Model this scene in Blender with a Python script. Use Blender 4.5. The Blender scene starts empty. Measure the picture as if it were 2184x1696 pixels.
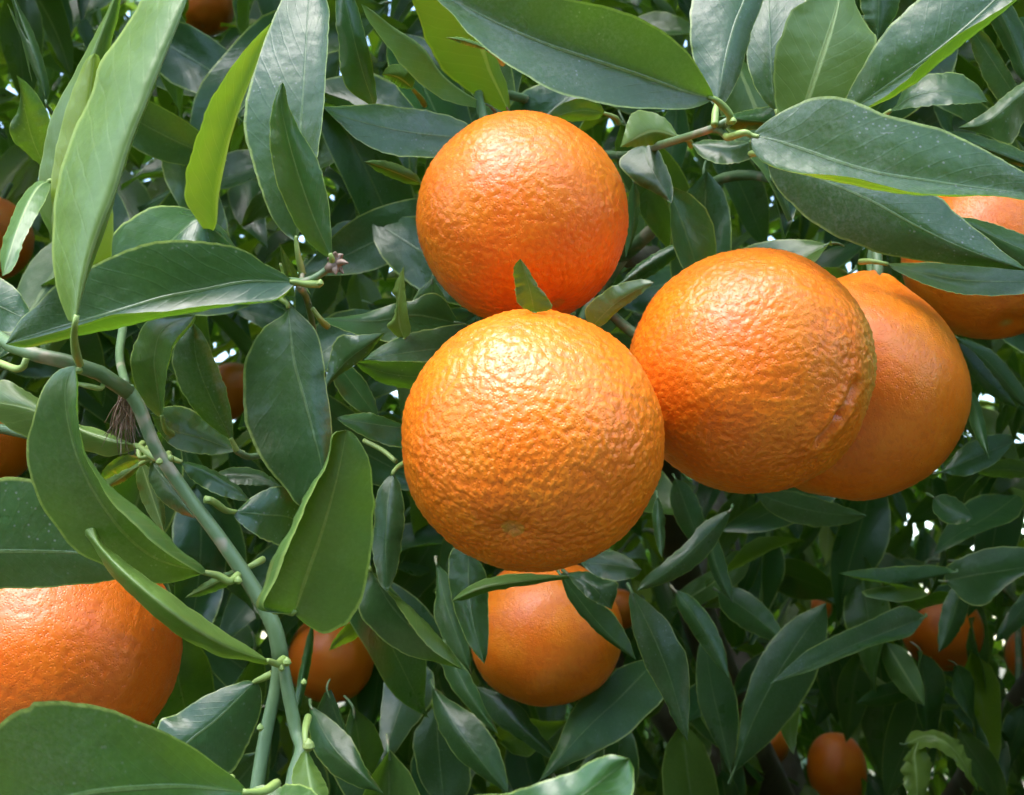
import bpy, math, random
import numpy as np
from mathutils import Vector, Matrix, noise

R = math.radians
scene = bpy.context.scene
col = scene.collection

# ------------------------------------------------------------------ camera
CAM = Vector((0.0, 0.0, 1.45))
PITCH = R(12.0)
HFOV = R(46.0)
PW, PH = 2184.0, 1696.0                   # picture size in which the photograph was measured
FPX = PW / 2 / math.tan(HFOV / 2)
FWD = Vector((0, math.cos(PITCH), math.sin(PITCH)))
UP = Vector((0, -math.sin(PITCH), math.cos(PITCH)))
RIGHT = Vector((1, 0, 0))
cam_data = bpy.data.cameras.new('camera')
cam = bpy.data.objects.new('camera', cam_data)
col.objects.link(cam)
cam.location = CAM
cam.rotation_euler = (R(90) + PITCH, 0, 0)
cam_data.sensor_fit = 'HORIZONTAL'
cam_data.sensor_width = 36
cam_data.lens = 18 / math.tan(HFOV / 2)
cam_data.clip_start = 0.01
cam_data.clip_end = 3000
cam_data.dof.use_dof = True
cam_data.dof.focus_distance = 0.36
cam_data.dof.aperture_fstop = 36
scene.camera = cam

# ------------------------------------------------------------------ light
SUN_EL, SUN_AZ = R(64), R(-143)           # a hazy sun, high over the photographer's left shoulder
world = bpy.data.worlds.new('World')
scene.world = world
world.use_nodes = True
wn = world.node_tree
sky = wn.nodes.new('ShaderNodeTexSky')
sky.sky_type = 'NISHITA'
sky.sun_disc = False
sky.sun_elevation = SUN_EL
sky.sun_rotation = SUN_AZ
sky.air_density = 1.2
sky.dust_density = 1.2
sky.ozone_density = 0.6
bg = wn.nodes['Background']
bg.inputs['Strength'].default_value = 0.15
wn.links.new(sky.outputs['Color'], bg.inputs['Color'])

sun_data = bpy.data.lights.new('sun', 'SUN')
sun_data.energy = 1.25
sun_data.angle = R(44)
sun_data.color = (1.0, 0.97, 0.94)
sun = bpy.data.objects.new('sun', sun_data)
col.objects.link(sun)
SUN_DIR = Vector((math.sin(SUN_AZ) * math.cos(SUN_EL), math.cos(SUN_AZ) * math.cos(SUN_EL), math.sin(SUN_EL)))
sun.rotation_euler = SUN_DIR.to_track_quat('Z', 'Y').to_euler()
sun.location = (0, 0, 6)

vs = scene.view_settings
vs.view_transform = 'Standard'
vs.look = 'None'
vs.gamma = 1.0
vs.use_curve_mapping = False
vs.exposure = 2.6
cy = scene.cycles
cy.use_adaptive_sampling = True
cy.adaptive_threshold = 0.03
cy.max_bounces = 6
cy.diffuse_bounces = 4
cy.glossy_bounces = 3
cy.transmission_bounces = 5
cy.transparent_max_bounces = 4
cy.sample_clamp_indirect = 6.0
cy.use_denoising = True
cy.caustics_reflective = False
cy.caustics_refractive = False

# ------------------------------------------------------------------ helpers
def P(x, y, d):
    """pixel + depth in centimetres -> world point"""
    d = d * 0.01
    return CAM + FWD * d + RIGHT * ((x - PW / 2) / FPX * d) + UP * (-(y - PH / 2) / FPX * d)

def proj(w):
    """world points (n,3) -> px x, px y, depth in metres"""
    v = np.asarray(w, dtype=float) - np.array(CAM)
    z = v @ np.array(FWD)
    zz = np.where(z > 0.01, z, 0.01)
    return (v @ np.array(RIGHT)) / zz * FPX + PW / 2, PH / 2 - (v @ np.array(UP)) / zz * FPX, z

def tag(o, label=None, cat=None, group=None, kind=None):
    if label: o['label'] = label
    if cat: o['category'] = cat
    if group: o['group'] = group
    if kind: o['kind'] = kind
    return o

def mesh_obj(name, verts, faces, mat, parent=None, smooth=True, origin=None, uvs=None):
    verts = np.asarray(verts, dtype=float)
    org = np.array(origin if origin is not None else (0, 0, 0), dtype=float)
    me = bpy.data.meshes.new(name)
    me.from_pydata((verts - org).tolist(), [], faces)
    if uvs is not None:
        uvl = me.uv_layers.new(name='uv')
        li = np.zeros(len(me.loops), dtype=np.int32)
        me.loops.foreach_get('vertex_index', li)
        uvl.data.foreach_set('uv', np.asarray(uvs, dtype=np.float32)[li].ravel())
    if smooth:
        me.polygons.foreach_set('use_smooth', [True] * len(me.polygons))
    me.materials.append(mat)
    me.update()
    o = bpy.data.objects.new(name, me)
    col.objects.link(o)
    o.location = org
    if parent is not None:
        o.parent = parent
        pw = parent
        off = Vector((0, 0, 0))
        while pw is not None:
            off += pw.location
            pw = pw.parent
        o.location = Vector(org) - off
    return o

def catmull(pts, n, power=1.0):
    """resample a polyline smoothly, by arc length"""
    p = np.asarray(pts, dtype=float)
    if len(p) == 2:
        t = np.linspace(0, 1, n)[:, None]
        return p[0] * (1 - t) + p[1] * t
    q = np.vstack([2 * p[0] - p[1], p, 2 * p[-1] - p[-2]])
    out = []
    for i in range(1, len(q) - 2):
        t = np.linspace(0, 1, 10, endpoint=False)[:, None]
        a, b, c, d = q[i - 1], q[i], q[i + 1], q[i + 2]
        out.append(0.5 * ((2 * b) + (c - a) * t + (2 * a - 5 * b + 4 * c - d) * t ** 2 + (3 * b - a - 3 * c + d) * t ** 3))
    out.append(p[-1:])
    o = np.vstack(out)
    L = np.concatenate([[0], np.cumsum(np.linalg.norm(np.diff(o[:, :2], axis=0), axis=1))])
    L /= L[-1]
    s = np.linspace(0, 1, n) ** power
    return np.stack([np.interp(s, L, o[:, k]) for k in range(o.shape[1])], 1)

def tube(points, radii, seg=10, cap=True):
    """a tapering tube through world points"""
    pts = catmull([tuple(p) for p in points], max(2, (len(points) - 1) * 6 + 1)) if len(points) > 2 else np.array([tuple(p) for p in points])
    n = len(pts)
    rr = np.interp(np.linspace(0, 1, n), np.linspace(0, 1, len(radii)), radii)
    verts, faces = [], []
    prev = None
    for i in range(n):
        t = Vector(pts[min(i + 1, n - 1)] - pts[max(i - 1, 0)]).normalized()
        a = prev if prev is not None else (Vector((0, 0, 1)) if abs(t.z) < 0.9 else Vector((1, 0, 0)))
        b = t.cross(a).normalized()
        a = b.cross(t).normalized()
        prev = a
        for k in range(seg):
            th = 2 * math.pi * k / seg
            verts.append(Vector(pts[i]) + (a * math.cos(th) + b * math.sin(th)) * rr[i])
    for i in range(n - 1):
        for k in range(seg):
            k2 = (k + 1) % seg
            faces.append((i * seg + k, i * seg + k2, (i + 1) * seg + k2, (i + 1) * seg + k))
    if cap:
        faces.append(tuple(range(seg))[::-1])
        faces.append(tuple((n - 1) * seg + k for k in range(seg)))
    return [tuple(v) for v in verts], faces

# ------------------------------------------------------------------ materials
class NT:
    def __init__(self, name):
        self.m = bpy.data.materials.new(name)
        self.m.use_nodes = True
        self.t = self.m.node_tree
        self.t.nodes.clear()
        self.out = self.t.nodes.new('ShaderNodeOutputMaterial')
    def n(self, typ, **kw):
        nd = self.t.nodes.new(typ)
        for k, v in kw.items():
            setattr(nd, k, v)
        return nd
    def link(self, a, b):
        self.t.links.new(a, b)
    def val(self, sock, v):
        if isinstance(v, (int, float)):
            sock.default_value = v
        elif isinstance(v, tuple):
            sock.default_value = v if len(v) == len(sock.default_value) else (*v, 1.0)
        else:
            self.link(v, sock)
    def math(self, op, a, b=0.0, c=None, clamp=False):
        nd = self.n('ShaderNodeMath', operation=op, use_clamp=clamp)
        self.val(nd.inputs[0], a)
        self.val(nd.inputs[1], b)
        if c is not None: self.val(nd.inputs[2], c)
        return nd.outputs[0]
    def ramp(self, v, a, b, lo=0.0, hi=1.0):
        nd = self.n('ShaderNodeMapRange', interpolation_type='SMOOTHSTEP')
        self.val(nd.inputs['Value'], v)
        nd.inputs['From Min'].default_value = a
        nd.inputs['From Max'].default_value = b
        nd.inputs['To Min'].default_value = lo
        nd.inputs['To Max'].default_value = hi
        return nd.outputs[0]
    def mix(self, f, a, b):
        nd = self.n('ShaderNodeMix', data_type='RGBA')
        self.val(nd.inputs[0], f)
        self.val(nd.inputs[6], a)
        self.val(nd.inputs[7], b)
        return nd.outputs[2]
    def noise(self, scale, detail=2.0, vec=None, rough=0.5):
        nd = self.n('ShaderNodeTexNoise')
        nd.inputs['Scale'].default_value = scale
        nd.inputs['Detail'].default_value = detail
        nd.inputs['Roughness'].default_value = rough
        if vec is not None: self.link(vec, nd.inputs['Vector'])
        return nd.outputs['Fac']
    def voronoi(self, scale, vec=None, feature='F1'):
        nd = self.n('ShaderNodeTexVoronoi', feature=feature)
        nd.inputs['Scale'].default_value = scale
        if vec is not None: self.link(vec, nd.inputs['Vector'])
        return nd.outputs['Distance']
    def bump(self, h, strength, dist, normal=None):
        nd = self.n('ShaderNodeBump')
        nd.inputs['Strength'].default_value = strength
        nd.inputs['Distance'].default_value = dist
        self.link(h, nd.inputs['Height'])
        if normal is not None: self.link(normal, nd.inputs['Normal'])
        return nd.outputs[0]

def leaf_material(name, per_object=True, detail=True):
    g = NT(name)
    uv = g.n('ShaderNodeUVMap', uv_map='uv')
    sep = g.n('ShaderNodeSeparateXYZ')
    g.link(uv.outputs[0], sep.inputs[0])
    s, v = sep.outputs[0], sep.outputs[1]
    u = g.math('ABSOLUTE', g.math('MULTIPLY_ADD', v, 2.0, -1.0))
    if per_object:
        oi = g.n('ShaderNodeObjectInfo')
        sc = g.n('ShaderNodeSeparateColor')
        g.link(oi.outputs['Color'], sc.inputs[0])
        young_or_lit, dust, rnd = sc.outputs[0], sc.outputs[1], oi.outputs['Random']
    else:
        at = g.n('ShaderNodeAttribute', attribute_name='vary')
        sc = g.n('ShaderNodeSeparateColor')
        g.link(at.outputs['Color'], sc.inputs[0])
        young_or_lit, dust, rnd = sc.outputs[0], sc.outputs[1], sc.outputs[2]
    geo = g.n('ShaderNodeNewGeometry')
    pos = geo.outputs['Position']
    big = g.noise(45.0, 3.0, pos)
    # upper side
    up = g.mix(big, (0.014, 0.058, 0.015), (0.027, 0.094, 0.022))
    up = g.mix(g.math('MULTIPLY', rnd, 0.5), up, (0.030, 0.078, 0.034))
    up = g.mix(young_or_lit, up, (0.150, 0.235, 0.014))  # yellow-green of young leaves, also painted on for sunlit spots
    # lower side, paler
    lo = g.mix(big, (0.058, 0.125, 0.030), (0.088, 0.168, 0.042))
    lo = g.mix(young_or_lit, lo, (0.200, 0.290, 0.030))
    # veins
    ph = g.math('MULTIPLY_ADD', s, 13.0, g.math('MULTIPLY', u, -3.2))
    ph = g.math('ADD', ph, g.math('MULTIPLY', g.noise(90.0, 1.0, pos), 0.5))
    fr = g.math('ABSOLUTE', g.math('SUBTRACT', g.math('FRACT', ph), 0.5))
    vein = g.ramp(fr, 0.0, 0.10, 1.0, 0.0)
    ribw = g.math('SUBTRACT', u, g.math('MULTIPLY_ADD', s, -0.028, 0.042))
    rib = g.ramp(ribw, -0.008, 0.012, 1.0, 0.0)
    up = g.mix(g.math('MULTIPLY', vein, 0.05), up, (0.10, 0.17, 0.05))
    up = g.mix(g.math('MULTIPLY', rib, 0.62), up, (0.125, 0.215, 0.075))
    lo = g.mix(g.math('MULTIPLY', vein, 0.18), lo, (0.20, 0.27, 0.09))
    riblo = g.ramp(g.math('SUBTRACT', u, g.math('MULTIPLY_ADD', s, -0.06, 0.095)), -0.012, 0.016, 1.0, 0.0)
    lo = g.mix(g.math('MULTIPLY', riblo, 0.75), lo, (0.27, 0.37, 0.13))
    rim = g.ramp(u, 0.935, 0.975)
    up = g.mix(g.math('MULTIPLY', rim, 0.85), up, (0.30, 0.40, 0.090))
    lo = g.mix(g.math('MULTIPLY', rim, 0.5), lo, (0.34, 0.44, 0.11))
    if detail:
        # dust, pale scratches and specks
        sp = g.voronoi(520.0, pos)
        spn = g.noise(38.0, 3.0, pos)
        speck = g.math('MULTIPLY', g.ramp(sp, 0.12, 0.24, 1.0, 0.0), g.ramp(spn, 0.46, 0.62))
        mp = g.n('ShaderNodeMapping')
        mp.inputs['Scale'].default_value = (150, 420, 520)
        mp.inputs['Rotation'].default_value = (0.4, 0.3, 0.5)
        g.link(pos, mp.inputs['Vector'])
        scr = g.ramp(g.noise(1.0, 4.0, mp.outputs[0], 0.6), 0.67, 0.74)
        marks = g.math('MAXIMUM', speck, g.math('MULTIPLY', scr, g.ramp(spn, 0.48, 0.6)))
        film = g.math('MULTIPLY', g.ramp(g.noise(26.0, 5.0, pos, 0.7), 0.35, 0.75), 0.26)
        film = g.math('MULTIPLY', film, g.ramp(g.noise(1100.0, 3.0, pos, 0.7), 0.30, 0.68, 0.0, 1.7))
        marks = g.math('MULTIPLY', g.math('MAXIMUM', g.math('MULTIPLY', marks, 0.75), film), dust, clamp=True)
        up = g.mix(marks, up, (0.27, 0.29, 0.27))
        pit = g.ramp(g.voronoi(75.0, pos), 0.03, 0.055, 0.55, 0.0)
        lo = g.mix(g.math('MULTIPLY', pit, dust), lo, (0.05, 0.06, 0.02))
    blot = g.ramp(g.noise(70.0, 4.0, pos, 0.65), 0.52, 0.74)
    up = g.mix(g.math('MULTIPLY', blot, 0.40), up, (0.042, 0.104, 0.022))
    fine = g.ramp(g.noise(700.0, 3.0, pos, 0.7), 0.3, 0.7, 0.0, 0.45)
    up = g.mix(fine, up, (0.012, 0.044, 0.012))
    colr = g.mix(geo.outputs['Backfacing'], up, lo)
    hgt = g.math('ADD', g.math('MULTIPLY', vein, 0.16), g.math('MULTIPLY', rib, 1.4))
    hgt = g.math('ADD', hgt, g.math('MULTIPLY', g.noise(330.0, 3.0, pos), 0.9))
    nrm = g.bump(g.noise(85.0, 2.0, pos), 0.35, 0.0022)
    nrm = g.bump(hgt, 0.34, 0.00045, nrm)
    pb = g.n('ShaderNodeBsdfPrincipled')
    g.link(colr, pb.inputs['Base Color'])
    ro = g.math('MULTIPLY_ADD', geo.outputs['Backfacing'], 0.08, 0.30)
    ro = g.math('ADD', ro, g.math('MULTIPLY_ADD', big, 0.16, -0.08))
    g.link(ro, pb.inputs['Roughness'])
    pb.inputs['IOR'].default_value = 1.48
    g.link(nrm, pb.inputs['Normal'])
    tr = g.n('ShaderNodeBsdfTranslucent')
    tcol = g.mix(young_or_lit, (0.130, 0.310, 0.010), (0.42, 0.60, 0.02))
    tcol = g.mix(g.math('MULTIPLY', rib, 0.35), tcol, (0.35, 0.42, 0.05))
    g.link(tcol, tr.inputs['Color'])
    mx = g.n('ShaderNodeMixShader')
    g.link(g.math('MULTIPLY_ADD', young_or_lit, 0.14, 0.26), mx.inputs[0])
    g.link(pb.outputs[0], mx.inputs[1])
    g.link(tr.outputs[0], mx.inputs[2])
    g.link(mx.outputs[0], g.out.inputs['Surface'])
    return g.m

def peel_material():
    g = NT('orange_peel')
    tc = g.n('ShaderNodeTexCoord')
    o = tc.outputs['Object']
    at = g.n('ShaderNodeAttribute', attribute_name='peel')
    sc = g.n('ShaderNodeSeparateColor')
    g.link(at.outputs['Color'], sc.inputs[0])
    relief, scar, pale = sc.outputs[0], sc.outputs[1], sc.outputs[2]
    oi = g.n('ShaderNodeObjectInfo')
    n1 = g.noise(55.0, 3.0, o)
    n2 = g.noise(16.0, 2.0, o)
    c = g.mix(g.ramp(n1, 0.3, 0.7), (0.74, 0.150, 0.004), (0.78, 0.190, 0.005))
    c = g.mix(g.math('MULTIPLY', g.ramp(n2, 0.5, 0.75), 0.45), c, (0.66, 0.225, 0.018))
    c = g.mix(g.math('MULTIPLY', g.ramp(relief, 0.45, 0.75), 0.25), c, (0.70, 0.25, 0.022))
    c = g.mix(g.math('MULTIPLY', g.ramp(relief, 0.18, 0.42, 1.0, 0.0), 0.40), c, (0.60, 0.115, 0.005))
    ocs = g.n('ShaderNodeSeparateColor')
    g.link(oi.outputs['Color'], ocs.inputs[0])
    c = g.mix(g.math('MULTIPLY', g.ramp(g.noise(24.0, 3.0, o, 0.6), 0.56, 0.74), 0.20), c, (0.66, 0.250, 0.015))
    c = g.mix(ocs.outputs[0], c, (0.60, 0.095, 0.006))       # redder fruit
    c = g.mix(g.math('MULTIPLY', scar, g.ramp(g.noise(240.0, 3.0, o), 0.3, 0.65, 0.35, 1.0)), c, (0.50, 0.34, 0.06))
    c = g.mix(g.math('MULTIPLY', pale, 0.35), c, (0.62, 0.45, 0.33))
    sp = g.math('MULTIPLY', g.ramp(g.voronoi(190.0, o), 0.08, 0.15, 1.0, 0.0), g.ramp(g.noise(30.0, 2.0, o), 0.60, 0.66))
    c = g.mix(g.math('MULTIPLY', sp, 0.6), c, (0.50, 0.40, 0.28))
    sc2 = g.math('MULTIPLY', g.ramp(g.noise(420.0, 4.0, o, 0.7), 0.60, 0.70), g.ramp(g.noise(42.0, 2.0, o), 0.60, 0.70))
    c = g.mix(g.math('MULTIPLY', sc2, 0.55), c, (0.34, 0.19, 0.075))
    pore = g.ramp(g.voronoi(1150.0, o), 0.05, 0.5)
    h = g.math('ADD', g.math('MULTIPLY', pore, 0.5), g.math('MULTIPLY', g.noise(520.0, 3.0, o), 0.9))
    nrm = g.bump(h, 0.42, 0.00055)
    pb = g.n('ShaderNodeBsdfPrincipled')
    g.link(c, pb.inputs['Base Color'])
    pb.inputs['Roughness'].default_value = 0.34
    pb.inputs['IOR'].default_value = 1.53
    pb.inputs['Subsurface Weight'].default_value = 0.12
    pb.inputs['Subsurface Radius'].default_value = (1.0, 0.35, 0.08)
    pb.inputs['Subsurface Scale'].default_value = 0.004
    g.link(nrm, pb.inputs['Normal'])
    g.link(pb.outputs[0], g.out.inputs['Surface'])
    return g.m

def bark_material(name, a, b, c, scale=1.0):
    g = NT(name)
    tc = g.n('ShaderNodeNewGeometry')
    pos = tc.outputs['Position']
    n1 = g.noise(220.0 * scale, 4.0, pos)
    n2 = g.noise(60.0 * scale, 3.0, pos, 0.6)
    k = g.mix(n1, a, b)
    k = g.mix(g.ramp(n2, 0.54, 0.64, 0.0, 0.8), k, c)
    pb = g.n('ShaderNodeBsdfPrincipled')
    g.link(k, pb.inputs['Base Color'])
    pb.inputs['Roughness'].default_value = 0.5
    g.link(g.bump(g.math('ADD', n1, n2), 0.4, 0.0006 / scale), pb.inputs['Normal'])
    g.link(pb.outputs[0], g.out.inputs['Surface'])
    return g.m

def ground_material():
    g = NT('orchard_ground')
    tc = g.n('ShaderNodeNewGeometry')
    pos = tc.outputs['Position']
    k = g.mix(g.ramp(g.noise(1.3, 5.0, pos, 0.6), 0.4, 0.62), (0.16, 0.115, 0.07), (0.065, 0.095, 0.030))
    k = g.mix(g.math('MULTIPLY', g.noise(30.0, 4.0, pos), 0.5), k, (0.10, 0.08, 0.05))
    pb = g.n('ShaderNodeBsdfPrincipled')
    g.link(k, pb.inputs['Base Color'])
    pb.inputs['Roughness'].default_value = 0.95
    g.link(g.bump(g.noise(25.0, 5.0, pos), 0.8, 0.04), pb.inputs['Normal'])
    g.link(pb.outputs[0], g.out.inputs['Surface'])
    return g.m

M_LEAF = leaf_material('citrus_leaf')
M_LEAF_MASS = leaf_material('citrus_leaf_mass', per_object=False, detail=False)
M_PEEL = peel_material()
M_GREEN = bark_material('green_twig', (0.070, 0.130, 0.052), (0.110, 0.180, 0.075), (0.270, 0.235, 0.165))
M_PET = bark_material('petiole_green', (0.180, 0.270, 0.060), (0.240, 0.330, 0.085), (0.20, 0.26, 0.07))
M_WOOD = bark_material('woody_bark', (0.060, 0.050, 0.036), (0.110, 0.090, 0.062), (0.15, 0.14, 0.11), 0.25)
M_DRY = bark_material('dried_stub', (0.15, 0.095, 0.065), (0.22, 0.15, 0.105), (0.08, 0.05, 0.035))
M_GROUND = ground_material()

# ------------------------------------------------------------------ ground
gv, gf = [], []
GN = 40
gx = np.sign(np.linspace(-1, 1, GN)) * np.abs(np.linspace(-1, 1, GN)) ** 3 * 900
for j in range(GN):
    for i in range(GN):
        near = math.exp(-(gx[i] ** 2 + (gx[j]) ** 2) / 400.0)
        gv.append((gx[i], gx[j], 0.03 * noise.noise((gx[i] * 0.7, gx[j] * 0.7, 0)) * near - 0.02))
for j in range(GN - 1):
    for i in range(GN - 1):
        a = j * GN + i
        gf.append((a, a + 1, a + GN + 1, a + GN))
tag(mesh_obj('ground', gv, gf, M_GROUND), kind='structure')

# ------------------------------------------------------------------ the tree
TRUNK = Vector((0.45, 1.95, 0.0))
tree = bpy.data.objects.new('orange_tree', None)
col.objects.link(tree)
tree.location = TRUNK
tree.empty_display_size = 0.2
tag(tree, 'leafy citrus tree with glossy green leaves around the ripe oranges', 'tree')

def tree_tube(name, pts, radii, mat, parent=None, seg=10):
    v, f = tube(pts, radii, seg)
    return mesh_obj(name, v, f, mat, parent if parent is not None else tree, origin=tuple(pts[0]))

trunk_top = TRUNK + Vector((0.0, -0.05, 0.75))
tree_tube('trunk', [TRUNK + Vector((0, 0, -0.06)), TRUNK + Vector((0.02, 0, 0.3)), trunk_top, TRUNK + Vector((-0.03, -0.1, 1.15))],
          [0.13, 0.095, 0.085, 0.06], M_WOOD, seg=18)
LIMBS = {
    'left':  [trunk_top, Vector((-0.25, 1.45, 1.15)), Vector((-0.50, 0.95, 1.42)), Vector((-0.42, 0.52, 1.52))],
    'right': [trunk_top, Vector((0.45, 1.35, 1.25)), Vector((0.50, 0.85, 1.62)), Vector((0.30, 0.62, 1.68))],
    'mid':   [TRUNK + Vector((-0.03, -0.1, 1.12)), Vector((0.18, 1.30, 1.55)), Vector((0.12, 0.90, 1.72)), Vector((0.06, 0.62, 1.66))],
    'back':  [TRUNK + Vector((-0.03, -0.1, 1.12)), Vector((0.35, 2.1, 1.7)), Vector((0.5, 2.6, 2.3))],
    'top':   [TRUNK + Vector((-0.03, -0.1, 1.12)), Vector((-0.1, 1.8, 1.9)), Vector((-0.3, 1.6, 2.6))],
    'low':   [trunk_top, Vector((0.75, 1.75, 1.0)), Vector((1.2, 1.6, 1.2))],
}
for k, pts in LIMBS.items():
    tree_tube('limb', pts, [0.045, 0.022, 0.012, 0.006][:len(pts)] if len(pts) > 3 else [0.05, 0.03, 0.012], M_WOOD, seg=12)

# ------------------------------------------------------------------ oranges
ORANGES = []      # (px, py, rpx, depth_m) of every fruit, so that foliage can keep clear
def cam_dir(x, y, z):
    """direction given as right, up, towards the camera"""
    return (RIGHT * x + UP * y - FWD * z).normalized()

def orange(px, py, rpx, d, label, res=96, amp=0.0004, style=(0.0, -0.8, 0.5), squash=0.0, neck=0.0, groove=None,
           scar=None, red=0.0, seed=0, stalk=None, flat=0.0):
    dm = d * 0.01
    Rr = dm * math.sin(math.atan(rpx / FPX))
    c = P(px, py, d)
    ax = -cam_dir(*style)                     # towards the stalk
    t1 = ax.cross(Vector((0.3, 0.2, 0.9))).normalized()
    t2 = ax.cross(t1).normalized()
    nv, nu = res, res * 2
    sd = Vector((seed * 7.3, seed * 3.1, -seed * 5.7))
    verts, cols = [], []
    gr = []
    if groove:
        gr = [cam_dir(*a) for a in groove]
    sc = cam_dir(*scar[:3]) if scar else None
    def add(th, phi):
        ct, st = math.cos(th), math.sin(th)
        n = ax * ct + (t1 * math.cos(phi) + t2 * math.sin(phi)) * st
        q = n * Rr
        rel = 0.0
        if amp:
            qq = Vector((q.x * 430, q.y * 500, q.z * 570)) + sd
            wq = q * 540 + sd + Vector((noise.noise(q * 300 + sd), noise.noise(q * 300 - sd), noise.noise(q * 300 + sd * 2))) * 0.30
            dv = noise.voronoi(wq)[0]
            rel = 2.4 * (0.45 - dv[0]) + 0.28 * noise.noise(qq * 0.75) + 0.25 * noise.noise(q * 150 + sd)
        low = noise.noise(n * 1.3 + sd) * 0.020 + noise.noise(n * 2.7 + sd) * 0.012
        r = Rr * (1 - squash * ct * ct + low) + amp * rel
        sca = 0.0
        if sc is not None:
            dd = (n - sc).length
            sca = max(0.0, 1 - (dd / scar[3]) ** 2) * scar[4]
            r += amp * rel * 1.1 * sca
        r -= Rr * 0.045 * math.exp(-((math.pi - th) / 0.16) ** 2)       # dimple at the blossom end
        r -= Rr * flat * math.exp(-((math.pi - th) / 0.75) ** 4)
        if neck:
            r += Rr * neck * math.exp(-(th / 0.24) ** 2) * (1 - 0.3 * math.exp(-(th / 0.10) ** 2))
            r += Rr * neck * 0.25 * math.exp(-(th / 0.24) ** 2) * math.cos(5 * phi)
        else:
            r -= Rr * 0.05 * math.exp(-(th / 0.22) ** 2)
        pale = 0.0
        for a, b in zip(gr[:-1], gr[1:]):
            ab = b - a
            t = max(0, min(1, (n - a).dot(ab) / ab.dot(ab)))
            dd = (n - a - ab * t).length
            r -= Rr * 0.034 * math.exp(-(dd / 0.040) ** 2)
            r += Rr * 0.012 * math.exp(-((dd - 0.10) / 0.06) ** 2)
            pale = max(pale, 0.8 * math.exp(-(dd / 0.012) ** 2))
        if abs(math.pi - th) < 0.09 and not neck:
            pale = max(pale, 0.8 * math.exp(-((math.pi - th) / 0.04) ** 2))
            sca = max(sca, 0.6)
        verts.append(tuple(n * r))
        cols.append((min(1, max(0, 0.5 + rel * 0.45)), sca, pale, 1.0))
    add(0.0, 0.0)
    for i in range(1, nv):
        for k in range(nu):
            add(math.pi * i / nv, 2 * math.pi * k / nu)
    add(math.pi, 0.0)
    faces = []
    for k in range(nu):
        faces.append((0, 1 + k, 1 + (k + 1) % nu))
    for i in range(nv - 2):
        for k in range(nu):
            k2 = (k + 1) % nu
            faces.append((1 + i * nu + k, 1 + (i + 1) * nu + k, 1 + (i + 1) * nu + k2, 1 + i * nu + k2))
    last = len(verts) - 1
    for k in range(nu):
        faces.append((last, 1 + (nv - 2) * nu + (k + 1) % nu, 1 + (nv - 2) * nu + k))
    o = mesh_obj('orange', verts, faces, M_PEEL)
    ca = o.data.color_attributes.new('peel', 'FLOAT_COLOR', 'POINT')
    ca.data.foreach_set('color', np.asarray(cols, dtype=np.float32).ravel())
    o.location = c
    o.color = (red, 0, 0, 1)
    tag(o, label, 'orange', 'ripe oranges on the tree')
    # the stalk with its green button, reaching back to a twig
    st = c + ax * Rr * (0.93 + neck * 0.8)
    end = st + (ax * 0.6 + FWD * 0.8 + UP * 0.5).normalized() * 0.035 if stalk is None else stalk
    v, f = tube([st - ax * 0.004, st + ax * 0.004, (st * 0.4 + end * 0.6) + ax * 0.006, end], [0.0022, 0.0019, 0.0016, 0.0016], 8)
    v2, f2 = tube([st - ax * 0.003, st + ax * 0.0006, st + ax * 0.0022], [0.0046, 0.0042, 0.002], 10)
    b = len(v)
    v += v2; f += [tuple(i + b for i in q) for q in f2]
    mesh_obj('stalk', v, f, M_GREEN, o, origin=tuple(st))
    ORANGES.append((px, py, rpx, dm, Rr))
    return o, end

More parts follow.
